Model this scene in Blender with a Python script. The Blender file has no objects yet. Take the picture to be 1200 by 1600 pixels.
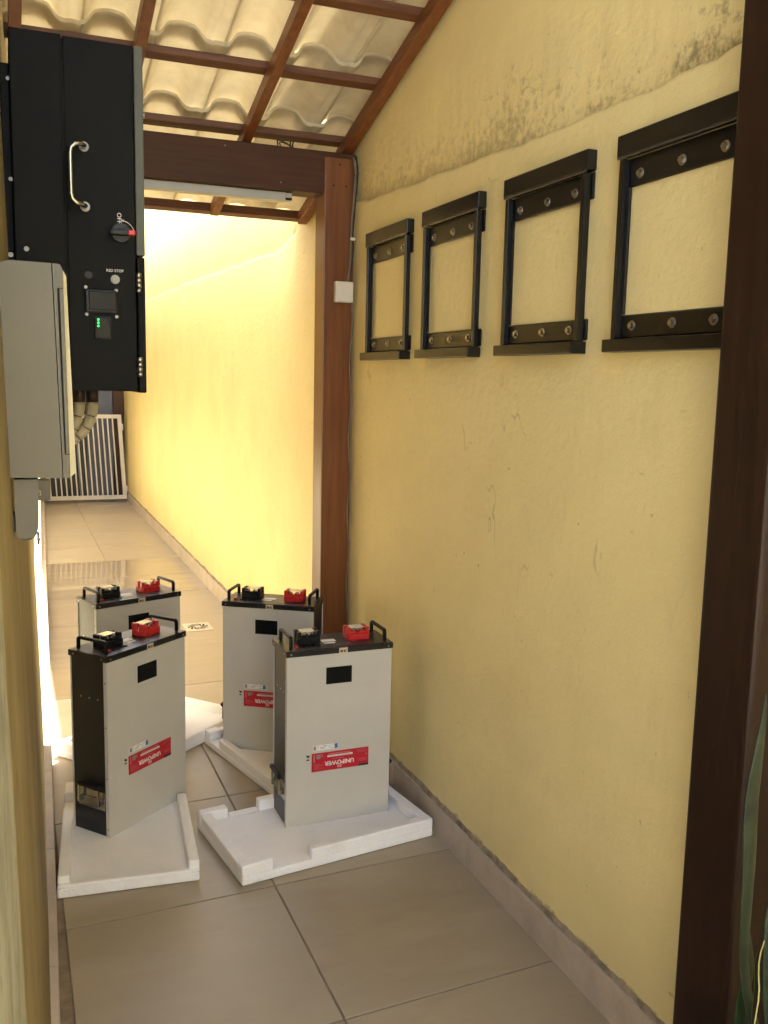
import bpy, bmesh, math, random
from mathutils import Vector, Matrix, noise
random.seed(7)
R = math.radians
scene = bpy.context.scene
COL = scene.collection

# ------------------------------------------------------------------ camera
cam_d = bpy.data.cameras.new('camera')
cam = bpy.data.objects.new('camera', cam_d)
COL.objects.link(cam)
cam_d.sensor_fit = 'VERTICAL'
cam_d.sensor_height = 36.0
cam_d.sensor_width = 27.0
cam_d.lens = 1453.88 / 1600.0 * 36.0
cam_d.clip_start = 0.02
cam_d.clip_end = 400
rows = [[0.92825, -0.03279, 0.37048], [-0.37139, -0.13815, 0.91814], [0.02037, -0.98987, -0.14038]]
right = Vector((rows[0][0], rows[1][0], rows[2][0])).normalized()
down = Vector((rows[0][1], rows[1][1], rows[2][1])).normalized()
fwd = right.cross(down).normalized()
right = down.cross(fwd).normalized()
m = Matrix((( right.x, -down.x, -fwd.x, 0), (right.y, -down.y, -fwd.y, 0), (right.z, -down.z, -fwd.z, 1.55), (0, 0, 0, 1)))
cam.matrix_world = m
scene.camera = cam

# ------------------------------------------------------------------ light
SUN = Vector((0.328, 0.345, 1.0)).normalized()       # towards the sun
el = math.asin(SUN.z)
az = math.atan2(SUN.x, SUN.y)
world = bpy.data.worlds.new('World')
scene.world = world
world.use_nodes = True
nt = world.node_tree
bg = nt.nodes['Background']
sky = nt.nodes.new('ShaderNodeTexSky')
sky.sky_type = 'NISHITA'
sky.sun_disc = False
sky.sun_elevation = el
sky.sun_rotation = az
nt.links.new(sky.outputs[0], bg.inputs[0])
bg.inputs[1].default_value = 0.12
sd = bpy.data.lights.new('sun', 'SUN')
sd.energy = 4.1
sd.angle = R(0.5)
sd.color = (1.0, 0.95, 0.86)
so = bpy.data.objects.new('sun', sd)
COL.objects.link(so)
so.rotation_euler = SUN.to_track_quat('Z', 'Y').to_euler()
so.location = (4, 6, 9)
scene.view_settings.view_transform = 'Standard'
scene.view_settings.look = 'None'
scene.view_settings.gamma = 1.0
scene.view_settings.exposure = 3.55
try:
    scene.cycles.max_bounces = 14
    scene.cycles.diffuse_bounces = 8
    scene.cycles.glossy_bounces = 6
except Exception:
    pass

# ------------------------------------------------------------------ materials
def mat(name, col=(.5, .5, .5), rough=.5, metal=0.0, spec=.5, var=0.0, vscale=20.0, bump=0.0, bscale=60.0,
        stretch=None, col2=None, emit=None, objrand=0.0, rvar=0.0, coat=0.0, specks=None):
    mt = bpy.data.materials.new(name)
    mt.use_nodes = True
    n = mt.node_tree.nodes; l = mt.node_tree.links
    b = n['Principled BSDF']
    b.inputs['Base Color'].default_value = (*col, 1)
    b.inputs['Roughness'].default_value = rough
    b.inputs['Metallic'].default_value = metal
    b.inputs['Specular IOR Level'].default_value = spec
    b.inputs['Coat Weight'].default_value = coat
    if emit:
        b.inputs['Emission Color'].default_value = (*emit[0], 1)
        b.inputs['Emission Strength'].default_value = emit[1]
    tc = n.new('ShaderNodeTexCoord')
    mp = n.new('ShaderNodeMapping')
    l.new(tc.outputs['Object'], mp.inputs[0])
    if stretch: mp.inputs['Scale'].default_value = stretch
    vec = mp.outputs[0]
    if objrand:
        oi = n.new('ShaderNodeObjectInfo')
        ad = n.new('ShaderNodeVectorMath'); ad.operation = 'ADD'
        cb = n.new('ShaderNodeCombineXYZ')
        ml = n.new('ShaderNodeMath'); ml.operation = 'MULTIPLY'; ml.inputs[1].default_value = 37.0
        l.new(oi.outputs['Random'], ml.inputs[0])
        for k in range(3): l.new(ml.outputs[0], cb.inputs[k])
        l.new(vec, ad.inputs[0]); l.new(cb.outputs[0], ad.inputs[1])
        vec = ad.outputs[0]
    if var > 0 or col2:
        t = n.new('ShaderNodeTexNoise'); t.inputs['Scale'].default_value = vscale; t.inputs['Detail'].default_value = 6
        t.inputs['Roughness'].default_value = .62
        l.new(vec, t.inputs['Vector'])
        rp = n.new('ShaderNodeValToRGB')
        rp.color_ramp.elements[0].position = .33; rp.color_ramp.elements[1].position = .68
        c2 = col2 if col2 else tuple(max(0, c * (1 - var)) for c in col)
        c1 = col if col2 else tuple(min(1, c * (1 + var)) for c in col)
        rp.color_ramp.elements[0].color = (*c2, 1); rp.color_ramp.elements[1].color = (*c1, 1)
        l.new(t.outputs[0], rp.inputs[0])
        out = rp.outputs[0]
        if objrand:
            hs = n.new('ShaderNodeHueSaturation')
            mr = n.new('ShaderNodeMapRange'); mr.inputs[3].default_value = 1 - objrand; mr.inputs[4].default_value = 1 + objrand
            l.new(oi.outputs['Random'], mr.inputs[0]); l.new(mr.outputs[0], hs.inputs['Value']); l.new(out, hs.inputs['Color'])
            out = hs.outputs[0]
        if specks:                       # grit, small stains and dusty smears
            for sc_, p0, p1, am, sc_col in specks:
                t3 = n.new('ShaderNodeTexNoise'); t3.inputs['Scale'].default_value = sc_; t3.inputs['Detail'].default_value = 5
                l.new(vec, t3.inputs['Vector'])
                mr3 = n.new('ShaderNodeMapRange'); mr3.inputs[1].default_value = p0; mr3.inputs[2].default_value = p1
                mr3.inputs[3].default_value = 0; mr3.inputs[4].default_value = am
                l.new(t3.outputs[0], mr3.inputs[0])
                mx3 = n.new('ShaderNodeMix'); mx3.data_type = 'RGBA'; mx3.inputs[7].default_value = (*sc_col, 1)
                l.new(mr3.outputs[0], mx3.inputs[0]); l.new(out, mx3.inputs[6]); out = mx3.outputs[2]
        l.new(out, b.inputs['Base Color'])
        if rvar:
            mr2 = n.new('ShaderNodeMapRange'); mr2.inputs[1].default_value = .3; mr2.inputs[2].default_value = .7
            mr2.inputs[3].default_value = rough - rvar; mr2.inputs[4].default_value = rough + rvar
            l.new(t.outputs[0], mr2.inputs[0]); l.new(mr2.outputs[0], b.inputs['Roughness'])
    if bump:
        t2 = n.new('ShaderNodeTexNoise'); t2.inputs['Scale'].default_value = bscale; t2.inputs['Detail'].default_value = 5
        l.new(vec, t2.inputs['Vector'])
        bp = n.new('ShaderNodeBump'); bp.inputs['Strength'].default_value = bump; bp.inputs['Distance'].default_value = .004
        l.new(t2.outputs[0], bp.inputs['Height']); l.new(bp.outputs[0], b.inputs['Normal'])
    return mt

def wall_mat(name, dirty=True, pale=False, cavity=True):
    """Painted trowelled plaster; attribute 'd' is the height above the ragged plaster edge (right wall)."""
    mt = bpy.data.materials.new(name); mt.use_nodes = True
    n = mt.node_tree.nodes; l = mt.node_tree.links; b = n['Principled BSDF']
    b.inputs['Roughness'].default_value = .62; b.inputs['Specular IOR Level'].default_value = .3
    geo = n.new('ShaderNodeNewGeometry')
    def noise_t(scale, detail=5, rough=.6, stretch=None):
        t = n.new('ShaderNodeTexNoise'); t.inputs['Scale'].default_value = scale; t.inputs['Detail'].default_value = detail
        t.inputs['Roughness'].default_value = rough
        if stretch:
            mp = n.new('ShaderNodeMapping'); mp.inputs['Scale'].default_value = stretch[:3]
            if len(stretch) > 3: mp.inputs['Rotation'].default_value = (stretch[3], 0, 0)
            l.new(geo.outputs['Position'], mp.inputs[0]); l.new(mp.outputs[0], t.inputs['Vector'])
        else: l.new(geo.outputs['Position'], t.inputs['Vector'])
        return t.outputs[0]
    def ramp(src, p0, p1, c0=(0, 0, 0, 1), c1=(1, 1, 1, 1)):
        r = n.new('ShaderNodeValToRGB'); r.color_ramp.elements[0].position = p0; r.color_ramp.elements[1].position = p1
        r.color_ramp.elements[0].color = c0; r.color_ramp.elements[1].color = c1
        l.new(src, r.inputs[0]); return r.outputs[0]
    def math_(op, a, c, clamp=False):
        m_ = n.new('ShaderNodeMath'); m_.operation = op; m_.use_clamp = clamp
        for k, v in ((0, a), (1, c)):
            if isinstance(v, (int, float)): m_.inputs[k].default_value = v
            else: l.new(v, m_.inputs[k])
        return m_.outputs[0]
    def mix(fac, a, c):
        x = n.new('ShaderNodeMix'); x.data_type = 'RGBA'
        if isinstance(fac, (int, float)): x.inputs[0].default_value = fac
        else: l.new(fac, x.inputs[0])
        for k, v in ((6, a), (7, c)):
            if isinstance(v, tuple): x.inputs[k].default_value = v
            else: l.new(v, x.inputs[k])
        return x.outputs[2]
    base = ramp(noise_t(1.1, 6), .3, .72, (.80, .675, .335, 1), (.85, .735, .38, 1))
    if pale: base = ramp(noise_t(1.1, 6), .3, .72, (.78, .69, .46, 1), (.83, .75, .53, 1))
    if pale:                                    # shade put into the paint, with grime, on the stretch nearest the porch
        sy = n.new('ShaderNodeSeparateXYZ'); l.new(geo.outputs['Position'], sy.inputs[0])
        shade_grime = n.new('ShaderNodeMapRange'); shade_grime.inputs[1].default_value = 2.6; shade_grime.inputs[2].default_value = 3.4
        shade_grime.inputs[3].default_value = 1; shade_grime.inputs[4].default_value = 0
        l.new(math_('ADD', sy.outputs[1], math_('MULTIPLY', noise_t(3, 5, .6), .5)), shade_grime.inputs[0])
        base = mix(shade_grime.outputs[0], base, ramp(noise_t(6, 6, .65, (1, 1, .4)), .35, .65, (.12, .088, .034, 1), (.19, .142, .06, 1)))
    # faint scuffs and smears
    sc = ramp(noise_t(7, 6, .7, (1, 1, .35)), .60, .78)
    base = mix(math_('MULTIPLY', sc, .16), base, (.42, .33, .17, 1))
    # tiny pits / specks
    pit = ramp(noise_t(38, 3, .55), .735, .77)
    base = mix(math_('MULTIPLY', pit, .55), base, (.20, .15, .08, 1))
    hgt = noise_t(26, 6, .55, (1, 1, 1))
    trow = noise_t(5, 5, .6, (1, .55, 2.2, .55))
    hgt = math_('ADD', math_('MULTIPLY', hgt, .28), math_('MULTIPLY', trow, 1.1))
    # hairline scratches and soft uneven patches left by the float
    w1 = noise_t(4.3, 3, .5, (1, 1.0, .45, .5))
    line = n.new('ShaderNodeMath'); line.operation = 'COMPARE'; line.inputs[1].default_value = .5; line.inputs[2].default_value = .0035
    l.new(w1, line.inputs[0])
    lm = ramp(noise_t(2.7, 4, .6), .60, .66)
    base = mix(math_('MULTIPLY', math_('MULTIPLY', line.outputs[0], lm), .32), base, (.33, .25, .12, 1))
    patch = ramp(noise_t(2.1, 6, .65), .42, .60)
    base = mix(math_('MULTIPLY', patch, .13), base, (.50, .40, .215, 1))
    if dirty:
        at = n.new('ShaderNodeAttribute'); at.attribute_name = 'd'
        d = at.outputs['Fac']
        above = n.new('ShaderNodeMapRange'); above.inputs[1].default_value = .0; above.inputs[2].default_value = .006
        l.new(d, above.inputs[0])
        # mildew / exposed rough render: strongest just above the edge, clumped
        fall = n.new('ShaderNodeMapRange'); fall.inputs[1].default_value = .34; fall.inputs[2].default_value = .0
        l.new(d, fall.inputs[0])
        clump = noise_t(2.6, 5, .6)
        fine = noise_t(34, 7, .70, (1, 1.05, 1.0))
        s = math_('ADD', math_('MULTIPLY', fall.outputs[0], .27), math_('MULTIPLY', clump, .40))
        s = math_('ADD', s, math_('MULTIPLY', fine, .62))
        stain = ramp(s, .715, .84)
        stain = math_('MULTIPLY', stain, above.outputs[0])
        fade = n.new('ShaderNodeSeparateXYZ'); l.new(geo.outputs['Position'], fade.inputs[0])
        far = n.new('ShaderNodeMapRange'); far.inputs[1].default_value = 4.2; far.inputs[2].default_value = 6.5
        far.inputs[3].default_value = 1; far.inputs[4].default_value = .25
        l.new(fade.outputs[1], far.inputs[0])
        near_ = n.new('ShaderNodeMapRange'); near_.inputs[1].default_value = 1.6; near_.inputs[2].default_value = 2.8
        near_.inputs[3].default_value = 1.5; near_.inputs[4].default_value = .62
        l.new(fade.outputs[1], near_.inputs[0])
        stain = math_('MULTIPLY', math_('MULTIPLY', stain, far.outputs[0]), near_.outputs[0])
        # greyish cast over the whole band close to the edge
        band = n.new('ShaderNodeMapRange'); band.inputs[1].default_value = .10; band.inputs[2].default_value = .0
        l.new(d, band.inputs[0])
        bandf = math_('MULTIPLY', math_('MULTIPLY', band.outputs[0], above.outputs[0]), math_('MULTIPLY', far.outputs[0], clump))
        base = mix(math_('MULTIPLY', bandf, .30), base, (.36, .27, .14, 1))
        base = mix(math_('MULTIPLY', stain, .52), base, (.17, .125, .065, 1))
        hgt = math_('ADD', hgt, math_('MULTIPLY', math_('MULTIPLY', fine, fall.outputs[0]), 6.5))
        # runs of dirt below the edge far along the alley and a damp grubby foot
        foot = n.new('ShaderNodeMapRange'); foot.inputs[1].default_value = .42; foot.inputs[2].default_value = .08
        l.new(fade.outputs[2], foot.inputs[0])
        ft = math_('MULTIPLY', math_('MULTIPLY', foot.outputs[0], noise_t(3.2, 6, .65)), .45)
        base = mix(ft, base, (.36, .29, .17, 1))
        foot2 = n.new('ShaderNodeMapRange'); foot2.inputs[1].default_value = .155; foot2.inputs[2].default_value = .10
        l.new(fade.outputs[2], foot2.inputs[0])
        f2 = ramp(math_('ADD', math_('MULTIPLY', foot2.outputs[0], .6), math_('MULTIPLY', noise_t(22, 6, .7), .7)), .68, .80)
        base = mix(math_('MULTIPLY', f2, .75), base, (.20, .15, .095, 1))
        streak = ramp(noise_t(1, 5, .6, (1, 5.5, .22)), .56, .74)
        fs = n.new('ShaderNodeMapRange'); fs.inputs[1].default_value = 4; fs.inputs[2].default_value = 6
        l.new(fade.outputs[1], fs.inputs[0])
        base = mix(math_('MULTIPLY', math_('MULTIPLY', streak, fs.outputs[0]), .22), base, (.40, .29, .13, 1))
    if pale:
        sp = n.new('ShaderNodeSeparateXYZ'); l.new(geo.outputs['Position'], sp.inputs[0])
        jag = math_('ADD', sp.outputs[1], math_('MULTIPLY', math_('SUBTRACT', noise_t(9, 7, .7), .5), .10))
        pf = ramp(jag, PALE_Y / 1.0 - .002, PALE_Y + .002, (1, 1, 1, 1), (0, 0, 0, 1))
        ring = ramp(jag, PALE_Y + .012, PALE_Y + .03, (1, 1, 1, 1), (0, 0, 0, 1))
        base = mix(math_('MULTIPLY', ring, .7), base, (.33, .28, .17, 1))
        pc = ramp(noise_t(14, 6, .7), .35, .6, (.17, .165, .135, 1), (.29, .285, .245, 1))
        base = mix(pf, base, pc)
        grime = ramp(noise_t(46, 6, .7, (1, 1, .7)), .56, .68)
        base = mix(math_('MULTIPLY', grime, .6), base, (.08, .055, .02, 1))
    l.new(base, b.inputs['Base Color'])
    bp = n.new('ShaderNodeBump'); bp.inputs['Strength'].default_value = .25; bp.inputs['Distance'].default_value = .006
    l.new(hgt, bp.inputs['Height']); l.new(bp.outputs[0], b.inputs['Normal'])
    return mt

PALE_Y = .86
M = {}
M['wall'] = wall_mat('yellow_plaster')
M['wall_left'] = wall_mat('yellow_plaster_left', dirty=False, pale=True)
M['plain_wall'] = wall_mat('yellow_plaster_plain', dirty=False)
M['tile'] = mat('beige_porcelain', (.37, .308, .215), .38, spec=.5, vscale=2.2, var=.045, stretch=(1.0, 3.2, 1), bump=.03, bscale=22, objrand=.05, rvar=.03, specks=[(55, .70, .76, .55, (.16, .12, .08)), (4.5, .52, .72, .30, (.27, .22, .15)), (2.2, .55, .75, .25, (.46, .41, .33))])
M['tile_damp'] = mat('damp_porcelain', (.32, .265, .195), .018, spec=.6, vscale=3.0, var=.05, stretch=(1.0, 5.0, 1), bump=.0, objrand=.05, rvar=.0, specks=[(55, .70, .76, .55, (.16, .12, .08)), (4.5, .52, .72, .30, (.27, .22, .15)), (2.2, .55, .75, .25, (.46, .41, .33))])
M['grout'] = mat('grout', (.25, .195, .13), .9, var=.35, vscale=12)
M['skirt'] = mat('skirting_porcelain', (.46, .39, .33), .4, vscale=9, var=.15, bump=.08, bscale=30, objrand=.06)
M['mortar'] = mat('grubby_mortar', (.26, .21, .15), .95, var=.45, vscale=24, bump=.8, bscale=60)
M['wood'] = mat('brown_varnished_wood', (.195, .068, .019), .36, spec=.4, col2=(.125, .040, .011), vscale=6, stretch=(9, 9, .55), bump=.10, bscale=14, rvar=.08)
M['wood_x'] = mat('brown_varnished_beam', (.075, .029, .010), .55, spec=.28, col2=(.048, .014, .0045), vscale=7, stretch=(.5, 9, 9), bump=.12, bscale=14, rvar=.08)
M['wood_dark'] = mat('dark_varnished_wood', (.022, .0088, .0042), .5, spec=.22, col2=(.014, .006, .0032), vscale=7, stretch=(9, 9, .5), bump=.12, bscale=12, rvar=.10)
M['wood_y'] = mat('brown_varnished_rafter', (.215, .070, .019), .42, col2=(.115, .034, .010), vscale=7, stretch=(10, .6, 10), bump=.10, bscale=14, objrand=.18)
M['wood_b'] = mat('brown_varnished_batten', (.16, .060, .023), .5, col2=(.085, .030, .012), vscale=7, stretch=(.6, 10, 10), bump=.15, bscale=14, objrand=.12)
M['roof_tile'] = mat('cream_roof_tile', (.74, .69, .58), .5, col2=(.56, .50, .38), vscale=9, bump=.06, bscale=40, objrand=.05)
def add_translucency(mt, fac, col):
    n = mt.node_tree.nodes; l = mt.node_tree.links
    tr_ = n.new('ShaderNodeBsdfTranslucent'); tr_.inputs[0].default_value = (*col, 1)
    mx = n.new('ShaderNodeMixShader'); mx.inputs[0].default_value = fac
    l.new(n['Principled BSDF'].outputs[0], mx.inputs[1]); l.new(tr_.outputs[0], mx.inputs[2])
    l.new(mx.outputs[0], n['Material Output'].inputs[0])
add_translucency(M['roof_tile'], .155, (.92, .84, .64))      # thin pale tiles let some daylight through
M['black'] = mat('black_powder_coat', (.012, .012, .013), .34, spec=.5, bump=.10, bscale=420, var=.15, vscale=8)
M['black_frame'] = mat('black_gloss_paint', (.007, .0065, .006), .30, spec=.38, bump=.12, bscale=90, var=.2, vscale=8)
M['black_box'] = mat('black_cabinet_paint', (.0052, .0050, .0042), .6, spec=.13, bump=.10, bscale=500, var=.1, vscale=6)
M['grey_edge'] = mat('grey_satin_steel', (.085, .088, .068), .5, spec=.3, var=.06, vscale=5)
M['plastic_blk'] = mat('black_plastic', (.009, .009, .0095), .40, spec=.28)
M['groove'] = mat('black_gap', (.003, .003, .003), .9)
M['white_steel'] = mat('white_painted_steel', (.53, .515, .465), .36, rvar=.07, var=.035, vscale=6, bump=.03, bscale=300)
M['red'] = mat('red_plastic', (.50, .020, .022), .32, var=.12, vscale=30)
M['clear'] = mat('clear_plastic_cover', (.72, .69, .58), .12, spec=.8, var=.1, vscale=30)
M['paper'] = mat('white_paper_label', (.78, .77, .73), .6, var=.04, vscale=40)
M['beige_paper'] = mat('beige_paper_label', (.58, .50, .36), .6, var=.06, vscale=60)
M['ink'] = mat('black_ink', (.02, .02, .022), .6)
M['ink_grey'] = mat('grey_ink', (.22, .22, .22), .6)
M['red_label'] = mat('red_printed_label', (.46, .012, .028), .38, var=.06, vscale=50)
M['white_ink'] = mat('white_ink', (.74, .70, .68), .55)
M['pink_ink'] = mat('pale_red_ink', (.56, .16, .17), .55)
M['blue_ink'] = mat('blue_ink', (.03, .16, .42), .5)
M['highlight'] = mat('pale_blue_highlight', (.30, .36, .48), .4)
M['screen'] = mat('dark_glass_screen', (.008, .0085, .008), .22, spec=.12)
M['chrome'] = mat('chromed_steel', (.40, .385, .345), .2, metal=1.0, var=.15, vscale=30)
M['zinc'] = mat('zinc_plated_steel', (.42, .41, .37), .3, metal=1.0, var=.15, vscale=60)
M['screw'] = mat('dull_screw_steel', (.20, .19, .165), .45, metal=1.0, var=.2, vscale=60)
M['btn'] = mat('steel_button', (.26, .25, .22), .35)
M['brass'] = mat('dull_brass', (.25, .17, .07), .4, metal=.8)
M['foam'] = mat('white_foam', (.90, .895, .90), .8, spec=.25, var=.025, vscale=9, specks=[(30, .70, .78, .30, (.45, .41, .34)), (5, .58, .75, .16, (.62, .58, .48))])
def add_beads(mt, scale, strength, dist):
    n = mt.node_tree.nodes; l = mt.node_tree.links
    tc = n.new('ShaderNodeTexCoord'); v = n.new('ShaderNodeTexVoronoi'); v.inputs['Scale'].default_value = scale
    l.new(tc.outputs['Object'], v.inputs['Vector'])
    ns = n.new('ShaderNodeTexNoise'); ns.inputs['Scale'].default_value = 16; ns.inputs['Detail'].default_value = 4
    l.new(tc.outputs['Object'], ns.inputs['Vector'])
    ad = n.new('ShaderNodeMath'); ad.operation = 'ADD'
    l.new(v.outputs['Distance'], ad.inputs[0]); l.new(ns.outputs[0], ad.inputs[1])
    bp = n.new('ShaderNodeBump'); bp.inputs['Strength'].default_value = strength; bp.inputs['Distance'].default_value = dist
    l.new(ad.outputs[0], bp.inputs['Height']); l.new(bp.outputs[0], n['Principled BSDF'].inputs['Normal'])
add_beads(M['foam'], 130, .35, .004)
M['unit'] = mat('pale_grey_plastic', (.125, .114, .080), .42, col2=(.10, .092, .066), vscale=2.5, bump=.03, bscale=200)
M['unit_lit_edge'] = mat('lit_plastic_edge', (.60, .56, .42), .34, var=.04, vscale=4)
M['trunk'] = mat('grey_plastic_trunking', (.135, .125, .098), .5, col2=(.115, .106, .082), vscale=5)
M['switch'] = mat('white_switch_plastic', (.68, .64, .54), .4, var=.04, vscale=12)
M['cable'] = mat('grey_cable', (.20, .18, .14), .5, var=.2, vscale=40)
M['cable_blk'] = mat('black_cable', (.015, .013, .012), .5)
M['gate'] = mat('white_gate_paint', (.66, .65, .61), .38, var=.06, vscale=10)
M['blue_door'] = mat('blue_grey_door_paint', (.115, .14, .205), .5, var=.08, vscale=3)
M['dark_glass'] = mat('dark_grey_panel', (.040, .042, .055), .4, var=.1, vscale=2)
M['conduit'] = mat('beige_flexible_conduit', (.45, .41, .31), .55, var=.1, vscale=20)
M['gland'] = mat('dark_brown_cable_sleeve', (.035, .022, .014), .5)
M['lamp'] = mat('white_lamp_housing', (.44, .43, .385), .4, var=.06, vscale=6)
M['drain'] = mat('drain_plate', (.58, .54, .43), .35, var=.06, vscale=30)
M['door_brown'] = mat('brown_door_frame_wood', (.075, .034, .016), .6, col2=(.05, .022, .010), vscale=7, stretch=(9, 9, .5))
M['pot'] = mat('dark_pot', (.05, .035, .025), .7, var=.3, vscale=20)
M['soil'] = mat('potting_soil', (.03, .02, .013), .95, bump=1, bscale=80)
M['leaf_snake'] = mat('banded_snake_leaf', (.017, .026, .011), .5, spec=.3, col2=(.0035, .008, .005), vscale=5, stretch=(1.5, 1.5, 7))
M['leaf_edge'] = mat('yellow_leaf_edge', (.20, .17, .05), .45, var=.15, vscale=30)
M['leaf_green'] = mat('green_leaf', (.010, .024, .006), .5, spec=.3, col2=(.0045, .012, .004), vscale=8)
M['led'] = mat('green_led', (.0, .05, .01), .4, emit=((.0, .50, .055), .55))
M['concrete'] = mat('grey_concrete', (.30, .28, .25), .9, var=.2, vscale=3, bump=.4, bscale=40)
M['yard'] = mat('pale_bounce_paving', (.50, .46, .39), .85, var=.08, vscale=2, bump=.3, bscale=30)
M['bounce_wall'] = mat('cream_bounce_paint', (.78, .72, .56), .7, var=.04, vscale=2)
M['earth'] = mat('packed_earth', (.20, .16, .11), .95, var=.3, vscale=1.5)

# ------------------------------------------------------------------ helpers
class MB:
    def __init__(s): s.bm = bmesh.new(); s.mats = []
    def mi(s, m_):
        if m_ is None: return 0
        if m_ not in s.mats: s.mats.append(m_)
        return s.mats.index(m_)
    def box(s, x0, x1, y0, y1, z0, z1, bev=0.0, seg=1, mtx=None, mat_=None):
        i = s.mi(mat_)
        r = bmesh.ops.create_cube(s.bm, size=1.0)
        vs = r['verts']
        for v in vs:
            v.co = Vector(((x0 + x1) / 2 + v.co.x * (x1 - x0), (y0 + y1) / 2 + v.co.y * (y1 - y0), (z0 + z1) / 2 + v.co.z * (z1 - z0)))
        fs = set(f for v in vs for f in v.link_faces)
        if bev > 0:
            es = list(set(e for v in vs for e in v.link_edges))
            rr = bmesh.ops.bevel(s.bm, geom=es, offset=bev, segments=seg, affect='EDGES', profile=.6)
            fs = set(rr['faces']) | set(f for f in fs if f.is_valid)
            for f in list(fs):
                for v in f.verts:
                    for g in v.link_faces: fs.add(g)
        vset = set(v for f in fs for v in f.verts)
        if mtx is not None:
            for v in vset: v.co = mtx @ v.co
        for f in fs: f.material_index = i
        return vset
    def cyl(s, p0, p1, r, n=10, r1=None, mat_=None):
        i = s.mi(mat_); p0 = Vector(p0); p1 = Vector(p1); r1 = r if r1 is None else r1
        q = (p1 - p0).to_track_quat('Z', 'Y').to_matrix()
        a = [s.bm.verts.new(p0 + q @ Vector((math.cos(2 * math.pi * k / n) * r, math.sin(2 * math.pi * k / n) * r, 0))) for k in range(n)]
        c = [s.bm.verts.new(p1 + q @ Vector((math.cos(2 * math.pi * k / n) * r1, math.sin(2 * math.pi * k / n) * r1, 0))) for k in range(n)]
        for k in range(n):
            f = s.bm.faces.new((a[k], a[(k + 1) % n], c[(k + 1) % n], c[k])); f.material_index = i; f.smooth = n > 6
        for f in (s.bm.faces.new(a[::-1]), s.bm.faces.new(c)): f.material_index = i
    def tube(s, pts, r, n=8, mat_=None, radii=None):
        i = s.mi(mat_); pts = [Vector(p) for p in pts]; rings = []
        t0 = (pts[1] - pts[0]).normalized()
        up = Vector((0, 0, 1)) if abs(t0.z) < .9 else Vector((1, 0, 0))
        u = t0.cross(up).normalized()
        for k, p in enumerate(pts):
            t = (pts[min(k + 1, len(pts) - 1)] - pts[max(k - 1, 0)]).normalized()
            u = (u - t * u.dot(t)).normalized(); w = t.cross(u)
            rr = radii[k] if radii else r
            rings.append([s.bm.verts.new(p + (u * math.cos(2 * math.pi * j / n) + w * math.sin(2 * math.pi * j / n)) * rr) for j in range(n)])
        for a, c in zip(rings, rings[1:]):
            for j in range(n):
                f = s.bm.faces.new((a[j], a[(j + 1) % n], c[(j + 1) % n], c[j])); f.smooth = True; f.material_index = i
        for f in (s.bm.faces.new(rings[0][::-1]), s.bm.faces.new(rings[-1])): f.material_index = i
    def poly_prism(s, pts, axis, a0, a1, mat_=None):
        """pts are 2-D; axis 'x','y' or 'z' is extruded from a0 to a1"""
        i = s.mi(mat_)
        def P(p, a): return {'x': (a, p[0], p[1]), 'y': (p[0], a, p[1]), 'z': (p[0], p[1], a)}[axis]
        A = [s.bm.verts.new(P(p, a0)) for p in pts]; B = [s.bm.verts.new(P(p, a1)) for p in pts]
        n = len(pts)
        fs = [s.bm.faces.new(A), s.bm.faces.new(B[::-1])] + [s.bm.faces.new((A[k], B[k], B[(k + 1) % n], A[(k + 1) % n])) for k in range(n)]
        for f in fs: f.material_index = i
    def build(s, name, mat_, parent=None, fix=True):
        me = bpy.data.meshes.new(name)
        if fix: bmesh.ops.recalc_face_normals(s.bm, faces=s.bm.faces[:])
        s.bm.to_mesh(me); s.bm.free()
        for m_ in (s.mats or []): me.materials.append(m_)
        if not s.mats: me.materials.append(mat_)
        o = bpy.data.objects.new(name, me); COL.objects.link(o)
        if parent: o.parent = parent
        return o

def tag(o, label=None, cat=None, group=None, kind=None):
    if label: o['label'] = label
    if cat: o['category'] = cat
    if group: o['group'] = group
    if kind: o['kind'] = kind
    return o

def empty(name, loc=(0, 0, 0), rz=0.0):
    o = bpy.data.objects.new(name, None); COL.objects.link(o)
    o.empty_display_size = .1; o.location = loc; o.rotation_euler = (0, 0, rz)
    return o

def copy_tree(o, parent=None):
    c = o.copy(); COL.objects.link(c)
    if parent: c.parent = parent
    for ch in list(o.children): copy_tree(ch, c)
    return c

def instance(o, loc, rot=(0, 0, 0), parent=None, scale=None):
    c = o.copy(); COL.objects.link(c); c.location = loc; c.rotation_euler = rot
    if scale: c.scale = scale
    if parent: c.parent = parent
    return c

def text(name, body, size, mtx, m_, parent, depth=.0004, bold=0.0):
    cu = bpy.data.curves.new(name, 'FONT'); cu.body = body; cu.size = size; cu.align_x = 'CENTER'; cu.align_y = 'CENTER'; cu.extrude = depth
    cu.resolution_u = 3; cu.offset = bold
    t = bpy.data.objects.new(name, cu); COL.objects.link(t)
    bpy.context.view_layer.update()
    dg = bpy.context.evaluated_depsgraph_get()
    me = bpy.data.meshes.new_from_object(t.evaluated_get(dg))
    bpy.data.objects.remove(t)
    me.transform(mtx); me.materials.clear(); me.materials.append(m_)
    o = bpy.data.objects.new(name, me); COL.objects.link(o)
    if parent: o.parent = parent
    return o
# text lying in the XZ plane facing -Y
FACE = Matrix.Rotation(R(90), 4, 'X')

def lerp_pts(P, y):
    for (y0, v0), (y1, v1) in zip(P, P[1:]):
        if y <= y1:
            t = max(0, (y - y0) / (y1 - y0)); return v0 + (v1 - v0) * t
    return P[-1][1]

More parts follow.
